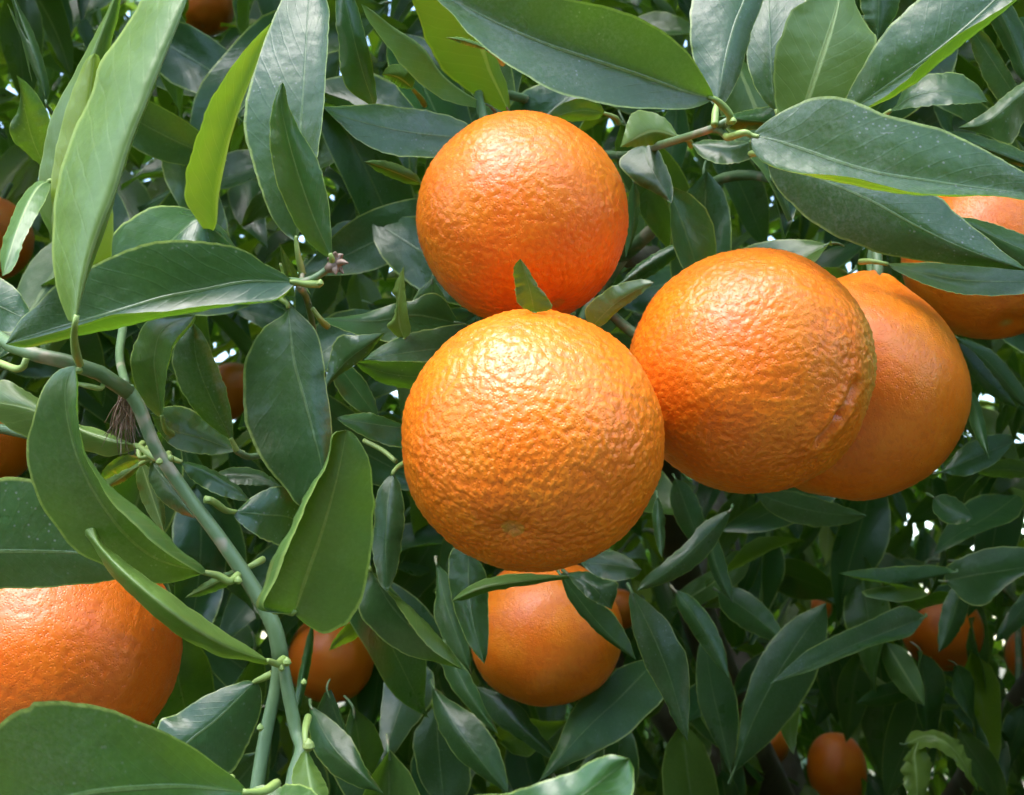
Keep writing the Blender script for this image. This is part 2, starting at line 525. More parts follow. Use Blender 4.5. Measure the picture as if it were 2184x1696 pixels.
FRUIT = [
 dict(px=1137, py=939, rpx=281, d=36.0, res=240, amp=0.00025, style=(-0.16, -0.61, 0.77), seed=1,
      label='large pebbly orange overlapping two others at the front of the cluster'),
 dict(px=1114, py=468, rpx=226, d=41.6, res=200, amp=0.00021, style=(0.30, -0.80, 0.35), seed=2,
      label='rounded orange topmost in the cluster with a small leaf against its base'),
 dict(px=1601, py=791, rpx=264, d=39.9, res=230, amp=0.00024, style=(0.85, -0.30, 0.35), seed=3, squash=0.02,
      groove=[(0.66, -0.13, 0.74), (0.52, -0.35, 0.78), (0.36, -0.55, 0.75)], scar=(0.93, 0.08, 0.20, 0.62, 0.9),
      label='creased orange with a yellowish rough patch, between the pebbly and the smoother necked orange'),
 dict(px=1816, py=834, rpx=239, d=44.6, res=110, amp=0.00016, style=(-0.22, -0.97, 0.02), seed=4, neck=0.085,
      label='smooth orange with a raised neck, half hidden behind the creased one'),
 dict(px=128, py=1386, rpx=252, d=41.0, res=130, amp=0.00022, style=(0.1, -0.9, 0.3), seed=5, red=0.5,
      label='deep reddish orange under a broad dusty leaf beside the forked green stem'),
 dict(px=1165, py=1352, rpx=163, d=60.0, res=70, amp=0.00008, style=(0.05, -0.95, 0.1), seed=6, flat=0.07,
      label='shaded flat-bottomed orange hanging below the large pebbly one, leaves across its top'),
 dict(px=705, py=1405, rpx=93, d=90.0, res=48, amp=0.0, seed=7, red=0.12,
      label='small sun-flecked orange seen behind the forked green stem'),
 dict(px=2108, py=548, rpx=178, d=56.0, res=64, amp=0.0001, seed=8, red=0.05,
      label='orange tucked under long leaves beyond the necked orange'),
 dict(px=-25, py=510, rpx=92, d=92.0, res=40, amp=0.0, seed=9, red=0.05,
      label='orange sliver showing past a pale curled leaf'),
 dict(px=-30, py=925, rpx=112, d=80.0, res=40, amp=0.0, seed=10, red=0.1,
      label='orange peeking out below the stem and dried tuft'),
 dict(px=498, py=835, rpx=62, d=135.0, res=32, amp=0.0, seed=11,
      label='far orange glimpsed through a bright gap between two dark leaves'),
 dict(px=1785, py=1640, rpx=62, d=145.0, res=40, amp=0.0, seed=12, squash=-0.25,
      label='dim oval orange deep in shade beside a withered leaf'),
 dict(px=1640, py=1588, rpx=42, d=175.0, res=32, amp=0.0, seed=13, red=0.15,
      label='tiny dim orange beside a dark broad leaf in deep shade'),
 dict(px=2010, py=1345, rpx=84, d=108.0, res=40, amp=0.0, seed=14, red=0.3,
      label='red-orange fruit crossed by dark leaves, a bright fleck on it'),
 dict(px=2215, py=1400, rpx=68, d=120.0, res=32, amp=0.0, seed=15, red=0.28,
      label='reddish orange sliver beyond the fruit crossed by dark leaves'),
 dict(px=1318, py=1300, rpx=44, d=125.0, res=32, amp=0.0, seed=16, red=0.1,
      label='narrow orange sliver beside the flat-bottomed shaded orange'),
 dict(px=440, py=18, rpx=58, d=150.0, res=32, amp=0.0, seed=17, red=0.3,
      label='dull reddish orange high up behind the upright leaves'),
 dict(px=1748, py=1296, rpx=27, d=160.0, res=32, amp=0.0, seed=18, red=0.2,
      label='small orange glint below the creased orange, deep between leaves'),
]
STALK_ENDS = []
for f in FRUIT:
    o, e = orange(**f)
    STALK_ENDS.append(e)
# fruiting twigs run from the stalks back to the limbs
def back_twig(p0, limb, r0=0.0017):
    tgt = min((Vector(tuple(q)) for q in catmull([tuple(a) for a in LIMBS[limb]], 60)), key=lambda q: (q - p0).length)
    mid = (p0 + tgt) / 2 + Vector((0, 0, 0.03))
    tree_tube('twig', [p0, p0 * 0.8 + mid * 0.2 + Vector((0, 0.01, 0.008)), mid, tgt], [r0, r0 * 1.2, r0 * 1.8, r0 * 2.4], M_GREEN, seg=8)
for i, (f, e) in enumerate(zip(FRUIT, STALK_ENDS)):
    limb = min(LIMBS, key=lambda k: min((Vector(tuple(q)) - e).length for q in catmull([tuple(a) for a in LIMBS[k]], 30)))
    back_twig(e, limb)

# ------------------------------------------------------------------ leaves traced from the photograph
rng = random.Random(5)
NS = 26
def prof(s):
    return np.clip(s, 0, 1) ** 0.62 * np.clip(1 - s, 0, 1) ** 0.86 / 0.3635

def leaf(A, Mid, B, d, o=(0.5, 0.5), F=None, oF=0.6, u=False, yg=0.05, du=0.5, pet=None, K=5, ns=NS, cv=1.5, wob=1.0, ext=None, parent=None):
    """A, Mid, B: pixel polylines of one edge, the midrib and the other edge (Mid from base to tip; the edges without
    their ends). d: depths (cm) along the midrib. o: how far the edges stand behind (+) or before (-) the midrib, cm.
    F: the line to which the rim beyond B folds over."""
    seed = rng.random() * 100
    if ns == NS and d[0] < 43: ns = 46
    if F is not None:                       # the rim rolls over towards the viewer and shows its lower side
        B, F = F, B
        oF = o[1] - 0.5
    base, tip = Mid[0], Mid[-1]
    lines = [catmull([base] + list(A) + [tip], ns), catmull(Mid, ns), catmull([base] + list(B) + [tip], ns)]
    s = np.linspace(0, 1, ns)
    dm = np.interp(s, np.linspace(0, 1, len(d)), d)
    if len(d) == 3:
        dm = d[0] * (1 - s) * (1 - 2 * s) + d[1] * 4 * s * (1 - s) + d[2] * s * (2 * s - 1)
    pr = np.clip(np.sin(np.pi * np.clip(s, 0.0, 1)), 0, 1) ** 0.55
    rows = []
    def wv(side, t):
        return np.array([0.16 * wob * t * noise.noise((x * 3.2 + seed, side * 3.7, t)) + 0.07 * wob * t * t * noise.noise((x * 9 + seed, side * 5.1, 4)) for x in s])
    def jit(side):
        return np.array([[2.6 * noise.noise((x * 17 + seed, side * 4.4, 1)) + 1.8 * noise.noise((x * 41 + seed, side * 4.4, 3)), 2.6 * noise.noise((x * 17 + seed, side * 4.4, 9)) + 1.8 * noise.noise((x * 41 + seed, side * 4.4, 6))] for x in s]) * pr[:, None] * wob
    eA = lines[0] + jit(1); eB = lines[2] + jit(2)
    for k in range(K, 0, -1):
        t = k / K
        rows.append((lines[1] * (1 - t) + eA * t, dm + o[0] * pr * t ** cv + wv(1, t), -t))
    rows.append((lines[1], dm - 0.0, 0.0))
    if F is None:
        for k in range(1, K + 1):
            t = k / K
            rows.append((lines[1] * (1 - t) + eB * t, dm + o[1] * pr * t ** cv + wv(2, t), t))
    else:
        eF = catmull([base] + list(F) + [tip], ns) + jit(3)
        wB = np.linalg.norm(eB - lines[1], axis=1).mean(); wF = np.linalg.norm(eF - eB, axis=1).mean()
        q = wB / (wB + wF)
        for k in range(1, K + 1):
            t = k / K
            rows.append((lines[1] * (1 - t) + eB * t, dm + o[1] * pr * t ** cv, t * q))
        for k in range(1, 4):
            t = k / 3
            rows.append((eB * (1 - t) + eF * t, dm + pr * (o[1] + (oF - o[1]) * t ** 0.7), q + (1 - q) * t))
    verts, uvs = [], []
    for pxl, dep, v in rows:
        for i in range(ns):
            verts.append(tuple(P(pxl[i, 0], pxl[i, 1], dep[i])))
            uvs.append((s[i], 0.5 + v / 2))
    nr = len(rows)
    # winding: which side of the blade looks at the camera
    a = rows[0][0]; m = rows[K][0]; b = rows[2 * K][0]
    w1 = np.linalg.norm(a - m, axis=1).mean(); w2 = np.linalg.norm(b - m, axis=1).mean()
    if w1 >= w2: e0, e1 = a, m
    else: e0, e1 = m, b
    i = ns // 2
    t = e1[min(i + 3, ns - 1)] - e1[i - 3]
    w = e1[i] - e0[i]
    front = (t[0] * w[1] - t[1] * w[0]) > 0      # screen y runs down
    faces = []
    for r in range(nr - 1):
        for i in range(ns - 1):
            q = (r * ns + i, r * ns + i + 1, (r + 1) * ns + i + 1, (r + 1) * ns + i)
            faces.append(q if (front == u) else q[::-1])
    bp = P(base[0], base[1], d[0])
    lo = mesh_obj('leaf', verts, faces, M_LEAF, parent or tree, origin=tuple(bp), uvs=uvs)
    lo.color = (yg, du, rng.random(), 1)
    # petiole
    tang = (Vector(verts[K * ns]) - Vector(verts[K * ns + 2])).normalized()
    if pet:
        pts = [Vector(verts[K * ns + 1])] + [bp] + [P(*q) for q in pet]
    else:
        pts = [Vector(verts[K * ns + 1]), bp, bp + tang * 0.002 + FWD * 0.004] if d[0] >= 44 else [Vector(verts[K * ns + 1]), bp, bp + tang * 0.004 + FWD * 0.002, bp + tang * 0.006 + FWD * 0.008]
    rad = 0.00088 if d[0] < 44 else 0.00065
    v, f = tube(pts, [rad * 0.75, rad] + [rad * 1.25] * (len(pts) - 2), 8)
    mesh_obj('petiole', v, f, M_PET if d[0] < 44 else M_GREEN, lo, origin=tuple(bp))
    return lo

def sl(base, tip, wa, wb, d, bow=(0, 0), **kw):
    """a leaf given by its base, tip, the two half widths (px) and the bow of its midrib (px)"""
    b, t = np.array(base, float), np.array(tip, float)
    mid = (b + t) / 2 + np.array(bow, float)
    M = [tuple(b), tuple(mid * 0.5 + b * 0.25 + (b * 0.25 + t * 0.0) + (t - b) * 0.0 + (np.array(bow) * 0.25)), tuple(mid), tuple(t)]
    x = np.linspace(0, 1, 9)
    cur = (1 - x)[:, None] ** 2 * b + (2 * x * (1 - x))[:, None] * (mid * 2 - (b + t) / 2) + (x ** 2)[:, None] * t
    tg = np.gradient(cur, axis=0); tg /= np.linalg.norm(tg, axis=1)[:, None]
    nm = np.stack([tg[:, 1], -tg[:, 0]], 1)
    w = prof(x)[:, None]
    return leaf([tuple(p) for p in (cur + nm * w * wa)[1:-1]], [tuple(p) for p in cur], [tuple(p) for p in (cur - nm * w * wb)[1:-1]], d, **kw)

# --- left side
leaf([(147,685),(120,615),(112,540),(113,483),(115,430),(130,360),(153,290),(180,233),(197,197),(213,133),(240,97),(267,57),(290,20),(312,-10)],
     [(160,690),(190,563),(217,483),(247,410),(277,310),(320,200),(353,117),(383,43),(402,-10),(415,-70)],
     [(185,600),(222,500),(250,410),(282,310),(322,205),(354,120),(383,45),(400,-10)], (28.0,28.3,29.6), o=(1.9,1.0), u=True, yg=0.25, du=0.35,
     pet=[(158,720,28.8),(162,752,30),(170,776,32)], cv=1.7)
leaf([(120,560),(110,440),(110,380),(122,300),(145,220),(170,155),(185,125)], [(190,640),(180,480),(178,330),(190,220),(202,113)],
     [(235,560),(240,430),(225,300),(215,180),(213,125)], (33,32.5,32), o=(0.5,0.4), u=True, yg=0.85, du=0.2)
leaf([(84,450),(82,378),(88,340),(110,250),(160,150),(215,50)], [(120,520),(125,400),(150,270),(195,130),(258,-40)],
     [(170,480),(190,380),(205,250),(237,97),(255,20)], (36,35,35), o=(0.5,0.7), u=True, yg=0.22)
leaf([(22,290),(40,230),(43,195)], [(100,365),(70,300),(52,230),(35,160)], [(112,330),(105,250),(70,190)], (40,39,38), o=(0.2,0.6), yg=0.2)
leaf([(15,5),(50,100),(68,175)], [(100,225),(78,130),(45,40),(10,-60)], [(105,180),(75,80),(40,10)], (44,44,45), yg=0.2)
leaf([(75,390),(40,430),(15,490),(0,540)], [(108,386),(85,395),(62,430),(35,495),(5,590)], [(104,410),(90,440),(55,505),(30,570)], (33.4,31.5,30.6), o=(0.9,-0.2), u=True, yg=0.0, du=0.8)
leaf([(397,433),(395,393),(400,353),(417,300),(443,227),(480,163),(530,97)], [(446,505),(462,477),(467,417),(480,350),(493,293),(517,217),(543,150),(567,77),(581,46)],
     [(455,485),(458,417),(475,350),(490,293),(514,217),(541,150),(566,77)], (36,34.5,34.5), o=(-0.9,0.8), u=True, yg=0.26, du=0.1)
leaf([(597,490),(573,450),(553,397),(537,340),(523,290),(522,233),(540,150),(578,50),(600,0),(625,-60)],
     [(632,517),(640,400),(642,280),(645,233),(653,100),(658,0),(662,-100)], [(640,493),(668,420),(677,333),(687,267),(697,133),(703,27),(697,0),(685,-50)],
     (36,36.5,38.5), o=(0.5,-0.3), du=0.8, pet=[(636,545,36),(645,585,36.2)])
leaf([(697,547),(663,523),(627,473),(597,410),(580,347),(575,283),(580,233),(593,190)], [(707,549),(670,467),(643,393),(620,317),(600,227),(603,175)],
     [(708,530),(705,467),(697,407),(677,340),(643,283),(617,230),(610,193)], (33.5,33,32.5), o=(0.35,0.3), du=1.0, pet=[(710,560,33.7)])
leaf([(598,560),(610,610)], [(668,660),(630,600),(595,516)], [(640,585),(662,630)], (37,37,36.5), yg=0.3, o=(0.2,0.2))
leaf([(477,490),(443,463),(407,447),(363,437),(320,443),(277,467),(240,500)], [(512,540),(470,500),(427,467),(390,490),(340,530),(228,560)],
     [(500,580),(440,600),(363,610),(290,600)], (37,35.5,37), o=(2.2,-1.2), du=0.4, cv=1.3)
leaf([(590,575),(563,561),(520,533),(460,517),(400,512),(333,515),(277,530),(247,543),(200,563),(117,609),(80,649),(43,682)],
     [(632,602),(533,600),(433,619),(350,635),(290,652),(200,678),(100,706),(12,734)],
     [(600,632),(573,642),(500,647),(413,656),(333,665),(247,670),(180,690),(100,714)], (33.5,32.5,33), o=(0.1,-0.35), F=[(605,633),(573,644),(500,652),(413,667),(333,681),(277,695),(213,709),(150,721),(60,742)], oF=0.1,
     du=0.55, pet=[(650,606,33.6),(682,606,33.8)])
leaf([(-30,575),(0,592),(40,622)], [(-90,610),(0,655),(78,690)], [(-40,690),(20,710)], (36,36,36), o=(0.4,-0.3))
leaf([(350,1245),(277,1235),(220,1205),(160,1175),(123,1131),(93,1085),(70,1038),(58,992),(57,948),(67,905),(83,848),(100,815),(127,788)],
     [(440,1222),(330,1190),(250,1120),(180,1010),(145,900),(140,820),(160,780)],
     [(425,1222),(345,1172),(285,1118),(236,1070),(206,1020),(180,970),(164,882),(164,819)], (32.5,31,30.5), o=(0.4,-0.5), F=[(430,1205),(383,1171),(350,1133),(287,1079),(236,1036),(205,998),(180,958),(166,880),(167,818)], oF=0.3,
     yg=0.12, pet=[(465,1228,32.8),(490,1240,33),(508,1226,33.4)])
leaf([(567,1404),(517,1371),(467,1341),(417,1304),(360,1264),(307,1227),(253,1187),(213,1151),(205,1125),(195,1106)],
     [(580,1412),(500,1386),(420,1345),(340,1285),(260,1215),(205,1155),(185,1115)],
     [(567,1418),(520,1408),(473,1401),(427,1381),(373,1351),(320,1307),(267,1257),(233,1221),(200,1167),(178,1135),(176,1116)],
     (32.5,30,31.5), o=(0.9,0.8), u=True, yg=0.3, du=0.6, pet=[(592,1416,32.8),(605,1405,33.2)])
leaf([(-60,1050),(0,1019),(60,1022),(160,1060),(250,1120)], [(-120,1178),(0,1178),(167,1180),(320,1195)], [(-60,1262),(0,1256),(83,1255),(167,1247),(247,1236)], (33,33.5,33.5), o=(0.1,0.15), du=0.7)
leaf([(650,1331),(693,1352),(728,1337),(745,1327),(768,1287),(785,1224),(793,1164),(797,1100),(798,1059),(791,995),(778,959),(757,928)],
     [(628,1310),(655,1225),(687,1131),(718,1020),(740,917)],
     [(562,1297),(590,1235),(612,1175),(640,1110),(668,1045),(694,1000),(703,965),(712,925)], (30.2,29.2,28.6), o=(0.5,0.2),
     F=[(549,1299),(563,1247),(580,1191),(617,1131),(653,1049),(687,1002),(700,965),(710,925)],
     yg=0.06, du=0.45, pet=[(605,1303,30.5),(585,1302,32.5)])
leaf([(607,669),(563,699),(530,749),(520,779),(519,832),(523,899),(543,952),(573,1002),(610,1045),(637,1079)], [(613,648),(627,765),(650,849),(670,925),(687,999),(692,1095)],
     [(640,669),(673,705),(688,752),(693,795),(700,849),(708,912),(706,982),(700,1050)], (36.5,35.5,35), o=(0.6,0.3), du=0.35, pet=[(605,642,36.6),(598,634,36.8)])
leaf([(333,885),(307,859),(287,822),(278,782),(283,745),(300,705),(333,672)], [(346,892),(335,820),(330,760),(350,700),(417,671)],
     [(350,850),(358,780),(372,730),(405,690)], (37.5,36.5,35.5), o=(0.6,-0.7), F=[(349,870),(354,812),(365,759),(379,728),(414,688)], oF=0.2, yg=0.18)
leaf([(467,922),(430,892),(393,845),(373,799),(367,765),(380,720)], [(495,940),(450,850),(420,770),(412,688)], [(498,925),(493,882),(480,822),(460,772),(437,719)], (39.5,39,38.5), o=(0.3,0.3), du=0.8, pet=[(505,962,39.6)])
leaf([(473,918),(433,889),(393,868),(350,868)], [(505,963),(430,935),(370,918),(322,882)], [(457,970),(400,965),(363,949),(335,915)], (40,39.5,38.5), o=(0.7,-0.4), du=0.3, pet=[(520,968,40)])
leaf([(250,932),(200,912),(163,902),(80,848),(37,822),(0,810)], [(293,951),(220,935),(150,905),(60,870),(-60,850)], [(290,959),(233,974),(193,965),(120,952),(53,932),(0,900)],
     (35,36,37), o=(0.6,0.5), u=True, yg=0.18, pet=[(315,965,34.5),(335,977,34.2),(367,979,34)])
sl((300,978),(212,1030), 14, 16, (36,37), o=(0.4,-0.2), bow=(-8,-8))
sl((300,990),(222,1045), 10, 34, (37,38), o=(0.3,0.3), u=True, yg=0.1)
sl((322,985),(415,1105), 16, 34, (37,36), o=(0.3,0.4), du=0.5)
sl((300,985),(350,1135), 22, 24, (38,37.5), u=True, yg=0.1, o=(0.3,0.3))
sl((385,985),(535,1070), 10, 34, (36,36.5), bow=(10,-6), o=(0.4,-0.2))
sl((455,1022),(602,1040), 20, 18, (38,38), bow=(0,-14), o=(0.5,-0.2), du=0.5)
leaf([(550,1052),(600,1036),(640,1050)], [(502,1092),(560,1098),(615,1103),(660,1130)], [(505,1110),(560,1150),(620,1165)], (35,35.5,37), o=(0.3,-0.3), u=False, yg=0.0, pet=[(480,1088,34.6),(455,1070,34),(437,1065,33.8)])
sl((520,1215),(395,1275), 16, 12, (34.5,36), o=(0.3,0.1), u=True, yg=0.05)
leaf([(507,1664),(467,1634),(417,1597),(350,1560),(300,1540),(260,1520),(200,1504),(133,1494),(73,1497),(67,1507),(33,1517),(0,1544),(-40,1590)],
     [(530,1690),(400,1677),(300,1680),(200,1690),(100,1710),(-60,1720)], [(480,1760),(380,1830),(250,1870),(100,1860),(0,1800)], (26.5,25,26), o=(-0.15,-0.5), yg=0.14, du=0.4)
leaf([(520,1453),(477,1467),(427,1490),(380,1520),(337,1547)], [(545,1453),(467,1530),(400,1584),(325,1660)], [(557,1470),(557,1514),(540,1564),(520,1607),(493,1647),(420,1690)], (33.5,33,32.5), o=(0.4,0.3), u=False, du=0.3, pet=[(562,1446,33.4),(580,1437,33.4)])
leaf([(545,1678),(580,1676),(600,1680),(612,1671),(650,1676),(675,1692)], [(520,1700),(600,1730),(720,1760)], [(560,1800),(650,1820)], (28,27.5,27), o=(0.6,-0.3), yg=0.2)
leaf([(630,1631),(625,1680)], [(652,1594),(660,1660),(680,1760)], [(672,1630),(700,1690)], (32,31.5,31), o=(0.3,0.4), u=True, yg=0.35)
leaf([(1000,1705),(1028,1696),(1088,1690),(1145,1671),(1221,1647),(1261,1624),(1301,1610)], [(960,1780),(1100,1760),(1220,1710),(1342,1618)], [(1100,1830),(1250,1800),(1338,1720),(1352,1650)], (22.5,21.5,21.5), o=(0.3,-0.4), yg=0.08, du=0.3)
# --- top middle
leaf([(1489,227),(1455,233),(1395,233),(1311,227),(1245,213),(1178,193),(1111,157),(1061,123),(1028,97),(998,70),(961,27),(931,0),(900,-30)],
     [(1524,212),(1455,193),(1361,160),(1261,127),(1161,93),(1061,50),(981,7),(890,-50)],
     [(1516,190),(1499,160),(1479,127),(1455,100),(1411,63),(1361,37),(1295,13),(1221,0),(1120,-30),(1000,-60)], (34,32.6,32.5), o=(-0.6,-0.5), du=0.9, yg=0.05, cv=1.2,
     pet=[(1540,225,34.2),(1556,245,34.4),(1556,262,34.6)])
leaf([(1045,227),(1011,200),(955,163),(928,123),(905,83),(895,43),(878,0)], [(1086,242),(1068,200),(1045,150),(1028,100),(985,30),(870,-60)], [(1088,225),(1080,177),(1063,133),(1050,60),(980,-40)], (46,43,40), o=(0.3,0.4), u=True, yg=0.12)
leaf([(1021,230),(978,223),(935,207),(895,177),(855,137),(818,87),(785,43)], [(1048,229),(990,196),(942,157),(913,113),(886,87),(838,57),(795,23),(770,8)],
     [(1040,228),(985,197),(940,160),(911,118),(884,92),(836,62),(793,28)], (45,41.5,38.5), o=(-0.6,0.8), u=True, yg=0.15)
sl((1040,105),(951,80), 8, 6, (36.5,35.5), o=(0.2,0.3), bow=(0,-4), u=True)
leaf([(1011,273),(968,250),(918,237),(861,228),(795,222),(740,226)], [(1050,305),(978,293),(895,285),(811,270),(728,247),(688,228)], [(1000,338),(928,337),(845,333),(801,320),(761,297),(728,267)], (42,41,39.5), o=(0.5,-0.4), du=0.7)
sl((902,393),(777,345), 14, 18, (43,41.5), bow=(-4,-4), u=True, o=(0.3,0.3), yg=0.0)
sl((880,190),(815,160), 16, 30, (42,41), bow=(0,-10), u=True, o=(0.5,0.3), yg=0.0)
leaf([(735,180),(720,80),(715,0)], [(800,232),(770,140),(735,0),(715,-80)], [(803,200),(790,120),(770,40),(750,-20)], (41,40,40), o=(0.3,0.4), du=0.1)
sl((1292,243),(1162,260), 22, 26, (43,42), bow=(0,-14), o=(0.4,-0.2), yg=0.1, du=0.1)
leaf([(1428,262),(1400,243),(1350,240)], [(1447,292),(1390,280),(1322,314)], [(1420,305),(1370,312)], (41,41,40), u=True, yg=0.25, o=(0.3,0.3))
leaf([(1321,340),(1338,373),(1368,397),(1405,417)], [(1372,305),(1385,350),(1433,434)], [(1398,310),(1420,353),(1436,400)], (43,42,41.5), o=(0.4,0.2), du=0.4)
sl((1352,385),(1334,548), 10, 16, (46,47), bow=(10,0), o=(0.2,0.4), du=0.3)
sl((1325,605),(1478,508), 14, 24, (48,48), bow=(0,-4), o=(0.3,0.3))
# --- top right
leaf([(1516,218),(1495,160),(1478,123),(1471,67),(1476,0),(1500,-60)], [(1529,222),(1549,123),(1569,50),(1589,0),(1625,-110)], [(1546,220),(1573,173),(1589,123),(1606,60),(1629,0),(1640,-60)], (35.2,36,37.5), o=(0.4,0.35), du=0.7, pet=[(1526,240,35),(1524,268,34.8)])
leaf([(1623,207),(1593,133),(1600,60),(1620,-20)], [(1657,240),(1649,200),(1643,100),(1640,0),(1650,-90)], [(1690,200),(1710,100),(1720,0),(1700,-60)], (39,39.5,41), o=(0.3,-0.3), du=0.5)
leaf([(1659,237),(1649,167),(1653,110),(1669,67),(1689,20),(1723,0),(1755,-40)], [(1700,275),(1723,210),(1749,133),(1776,50),(1789,0),(1800,-80)], [(1790,240),(1806,207),(1833,167),(1856,123),(1871,83),(1856,63),(1833,27),(1822,0)],
     (37.5,37.5,38.5), o=(-0.4,0.3), u=True, yg=0.16, du=0.3)
leaf([(1806,207),(1835,150),(1873,87),(1899,53),(1923,30),(1956,0),(2030,-60)], [(1805,245),(1839,220),(1923,163),(1976,127),(2056,63),(2123,0),(2220,-100)], [(1853,227),(1923,180),(1963,140),(2039,77),(2106,37),(2163,0),(2210,-60)],
     (37.5,36,36.5), o=(0.5,-0.3), F=[(1870,224),(1939,187),(1985,152),(2050,98),(2110,50),(2168,2),(2215,-50)], oF=0.5, du=0.7, yg=0.08)
leaf([(1613,278),(1643,253),(1689,227),(1729,210),(1773,205),(1816,213),(1856,230),(1896,247),(1939,257),(1989,270),(2036,287),(2089,313),(2139,340),(2184,367),(2240,400)],
     [(1603,289),(1656,300),(1723,323),(1789,347),(1873,370),(1956,383),(2056,397),(2184,413),(2300,432)],
     [(1600,305),(1613,333),(1643,353),(1689,367),(1756,372),(1823,379),(1856,388),(1899,399),(1956,412),(2023,416),(2123,417),(2184,427),(2240,430)],
     (34,33,33.5), o=(0.3,-0.35), F=[(1600,306),(1614,334),(1643,354),(1692,369),(1756,383),(1823,397),(1860,404),(1906,411),(1956,417),(2023,419),(2123,419),(2184,428),(2240,431)], oF=0.2,
     du=0.8, yg=0.10, pet=[(1590,283,34),(1573,287,34.2),(1553,293,34.8),(1546,288,35)])
leaf([(1639,360),(1656,400),(1683,430),(1723,467),(1773,500),(1823,520),(1873,540),(1923,550),(1989,560),(2089,568),(2150,574)],
     [(1640,335),(1760,385),(1856,427),(1956,483),(2056,530),(2190,578)], [(1760,345),(1900,375),(2003,420),(2029,447),(2063,473),(2106,507),(2139,537),(2170,558)], (37.5,36.5,36), o=(0.5,0.4), du=1.0)
leaf([(2095,470),(2140,484),(2184,503)], [(2040,462),(2110,500),(2190,535),(2260,560)], [(2090,515),(2150,555),(2210,575)], (40,40,40), o=(0.4,0.2), yg=0.1)
leaf([(1989,560),(2089,560),(2184,560)], [(1885,562),(1980,585),(2080,600),(2240,600)], [(1939,592),(1989,612),(2039,625),(2089,630),(2184,627)], (42,42,42), o=(0.4,-0.3), du=0.4)
leaf([(1913,220),(1929,190),(1966,163),(2006,155),(2049,158),(2083,180)], [(1897,238),(1950,205),(2020,195),(2108,217)], [(1939,231),(2000,225),(2060,222)], (42,41,41), o=(0.5,-0.2), yg=0.1)
leaf([(2210,160),(2184,173),(2139,207),(2089,247)], [(2270,130),(2184,197),(2103,262),(2043,273)], [(2230,220),(2184,260),(2157,308),(2105,290)], (40,39.5,39.5), o=(0.3,0.2), yg=0.15)
leaf([(2060,283),(2123,300),(2184,323)], [(2000,280),(2090,312),(2240,370)], [(2060,325),(2156,350)], (41,41,41), du=0.5)
leaf([(2075,110),(2100,170),(2130,215)], [(2065,50),(2110,120),(2172,215)], [(2105,75),(2140,130),(2166,177)], (45,45,45), o=(0.3,-0.2), du=0.4)
leaf([(2105,30),(2140,100),(2170,160)], [(2100,-30),(2150,60),(2200,190)], [(2150,0),(2184,60),(2205,130)], (48,48,48), du=0.4)
leaf([(1835,-20),(1840,30),(1858,66)], [(1880,-80),(1875,0),(1872,85)], [(1915,-20),(1917,17),(1893,62)], (42,42,42), du=0.5)
leaf([(1560,300),(1510,298),(1485,304)], [(1603,303),(1550,315),(1474,306)], [(1599,338),(1556,350),(1523,347),(1492,331)], (38,38.5,39), o=(0.3,-0.3), du=0.3)
leaf([(1656,227),(1610,232),(1573,240)], [(1665,262),(1610,258),(1533,249)], [(1640,275),(1600,277),(1563,277)], (40,40,40), u=False, du=0.0)
# --- round the cluster
leaf([(1105,648),(1098,605),(1096,569)], [(1140,668),(1128,610),(1110,552)], [(1178,655),(1145,605),(1125,572)], (35.0,34.6,34.3), o=(0.2,0.25), yg=0.25, du=0.2)
leaf([(1248,662),(1275,632),(1311,609),(1355,597),(1380,597)], [(1258,702),(1310,650),(1360,618),(1396,602)], [(1285,694),(1321,662),(1361,632)], (37.0,36,35.4), o=(0.3,0.1), yg=0.12, du=0.4)
leaf([(848,719),(826,695),(838,679),(845,640),(838,619)], [(862,724),(852,690),(850,640),(861,568)], [(876,709),(871,675),(865,625)], (42,41.5,41), o=(0.3,-0.3), u=True, yg=0.4)
leaf([(935,626),(880,640),(838,648),(760,672)], [(980,690),(880,672),(800,685),(675,680)], [(900,730),(800,725),(728,702)], (45,44,43), o=(0.4,-0.5), du=0.0)
leaf([(1001,692),(915,702),(861,715),(811,739)], [(1040,735),(930,745),(850,755),(776,768)], [(990,775),(915,772),(828,771)], (43,42,41), o=(0.5,-0.2), du=0.4)
leaf([(715,725),(760,715)], [(690,830),(740,770),(821,711)], [(720,805),(778,762)], (40,40,39.5), o=(0.3,0.2), yg=0.1)
sl((940,800),(755,772), 26, 34, (47,46), bow=(0,14), o=(0.4,-0.3), du=0.9)
sl((715,770),(808,895), 26, 34, (46,46), o=(0.3,0.2))
leaf([(795,882),(740,885)], [(880,915),(800,905),(715,892)], [(858,955),(778,932)], (44,43,42.5), o=(0.3,-0.2), du=0.1)
leaf([(815,1030),(803,1060),(797,1120),(795,1180),(808,1240)], [(838,1008),(828,1060),(823,1150),(826,1263)], [(855,1040),(863,1099),(856,1164),(845,1224)], (40,39,38.5), o=(0.3,0.35), du=0.3, pet=[(850,995,40.5),(870,985,42)])
leaf([(765,1297),(808,1357),(868,1397),(930,1412)], [(788,1212),(835,1290),(890,1350),(987,1428)], [(815,1250),(840,1280),(885,1345),(925,1390)], (40,39.5,39.5), o=(0.3,-0.1), F=[(820,1250),(878,1297),(928,1347),(965,1395)], oF=-0.4, yg=0.12, du=0.2)
leaf([(961,1174),(958,1247),(975,1317),(1001,1377)], [(1000,1165),(1000,1260),(1012,1340),(1033,1416)], [(1035,1220),(1041,1280),(1043,1337),(1040,1390)], (47,46,45), o=(0.3,0.3), du=0.1)
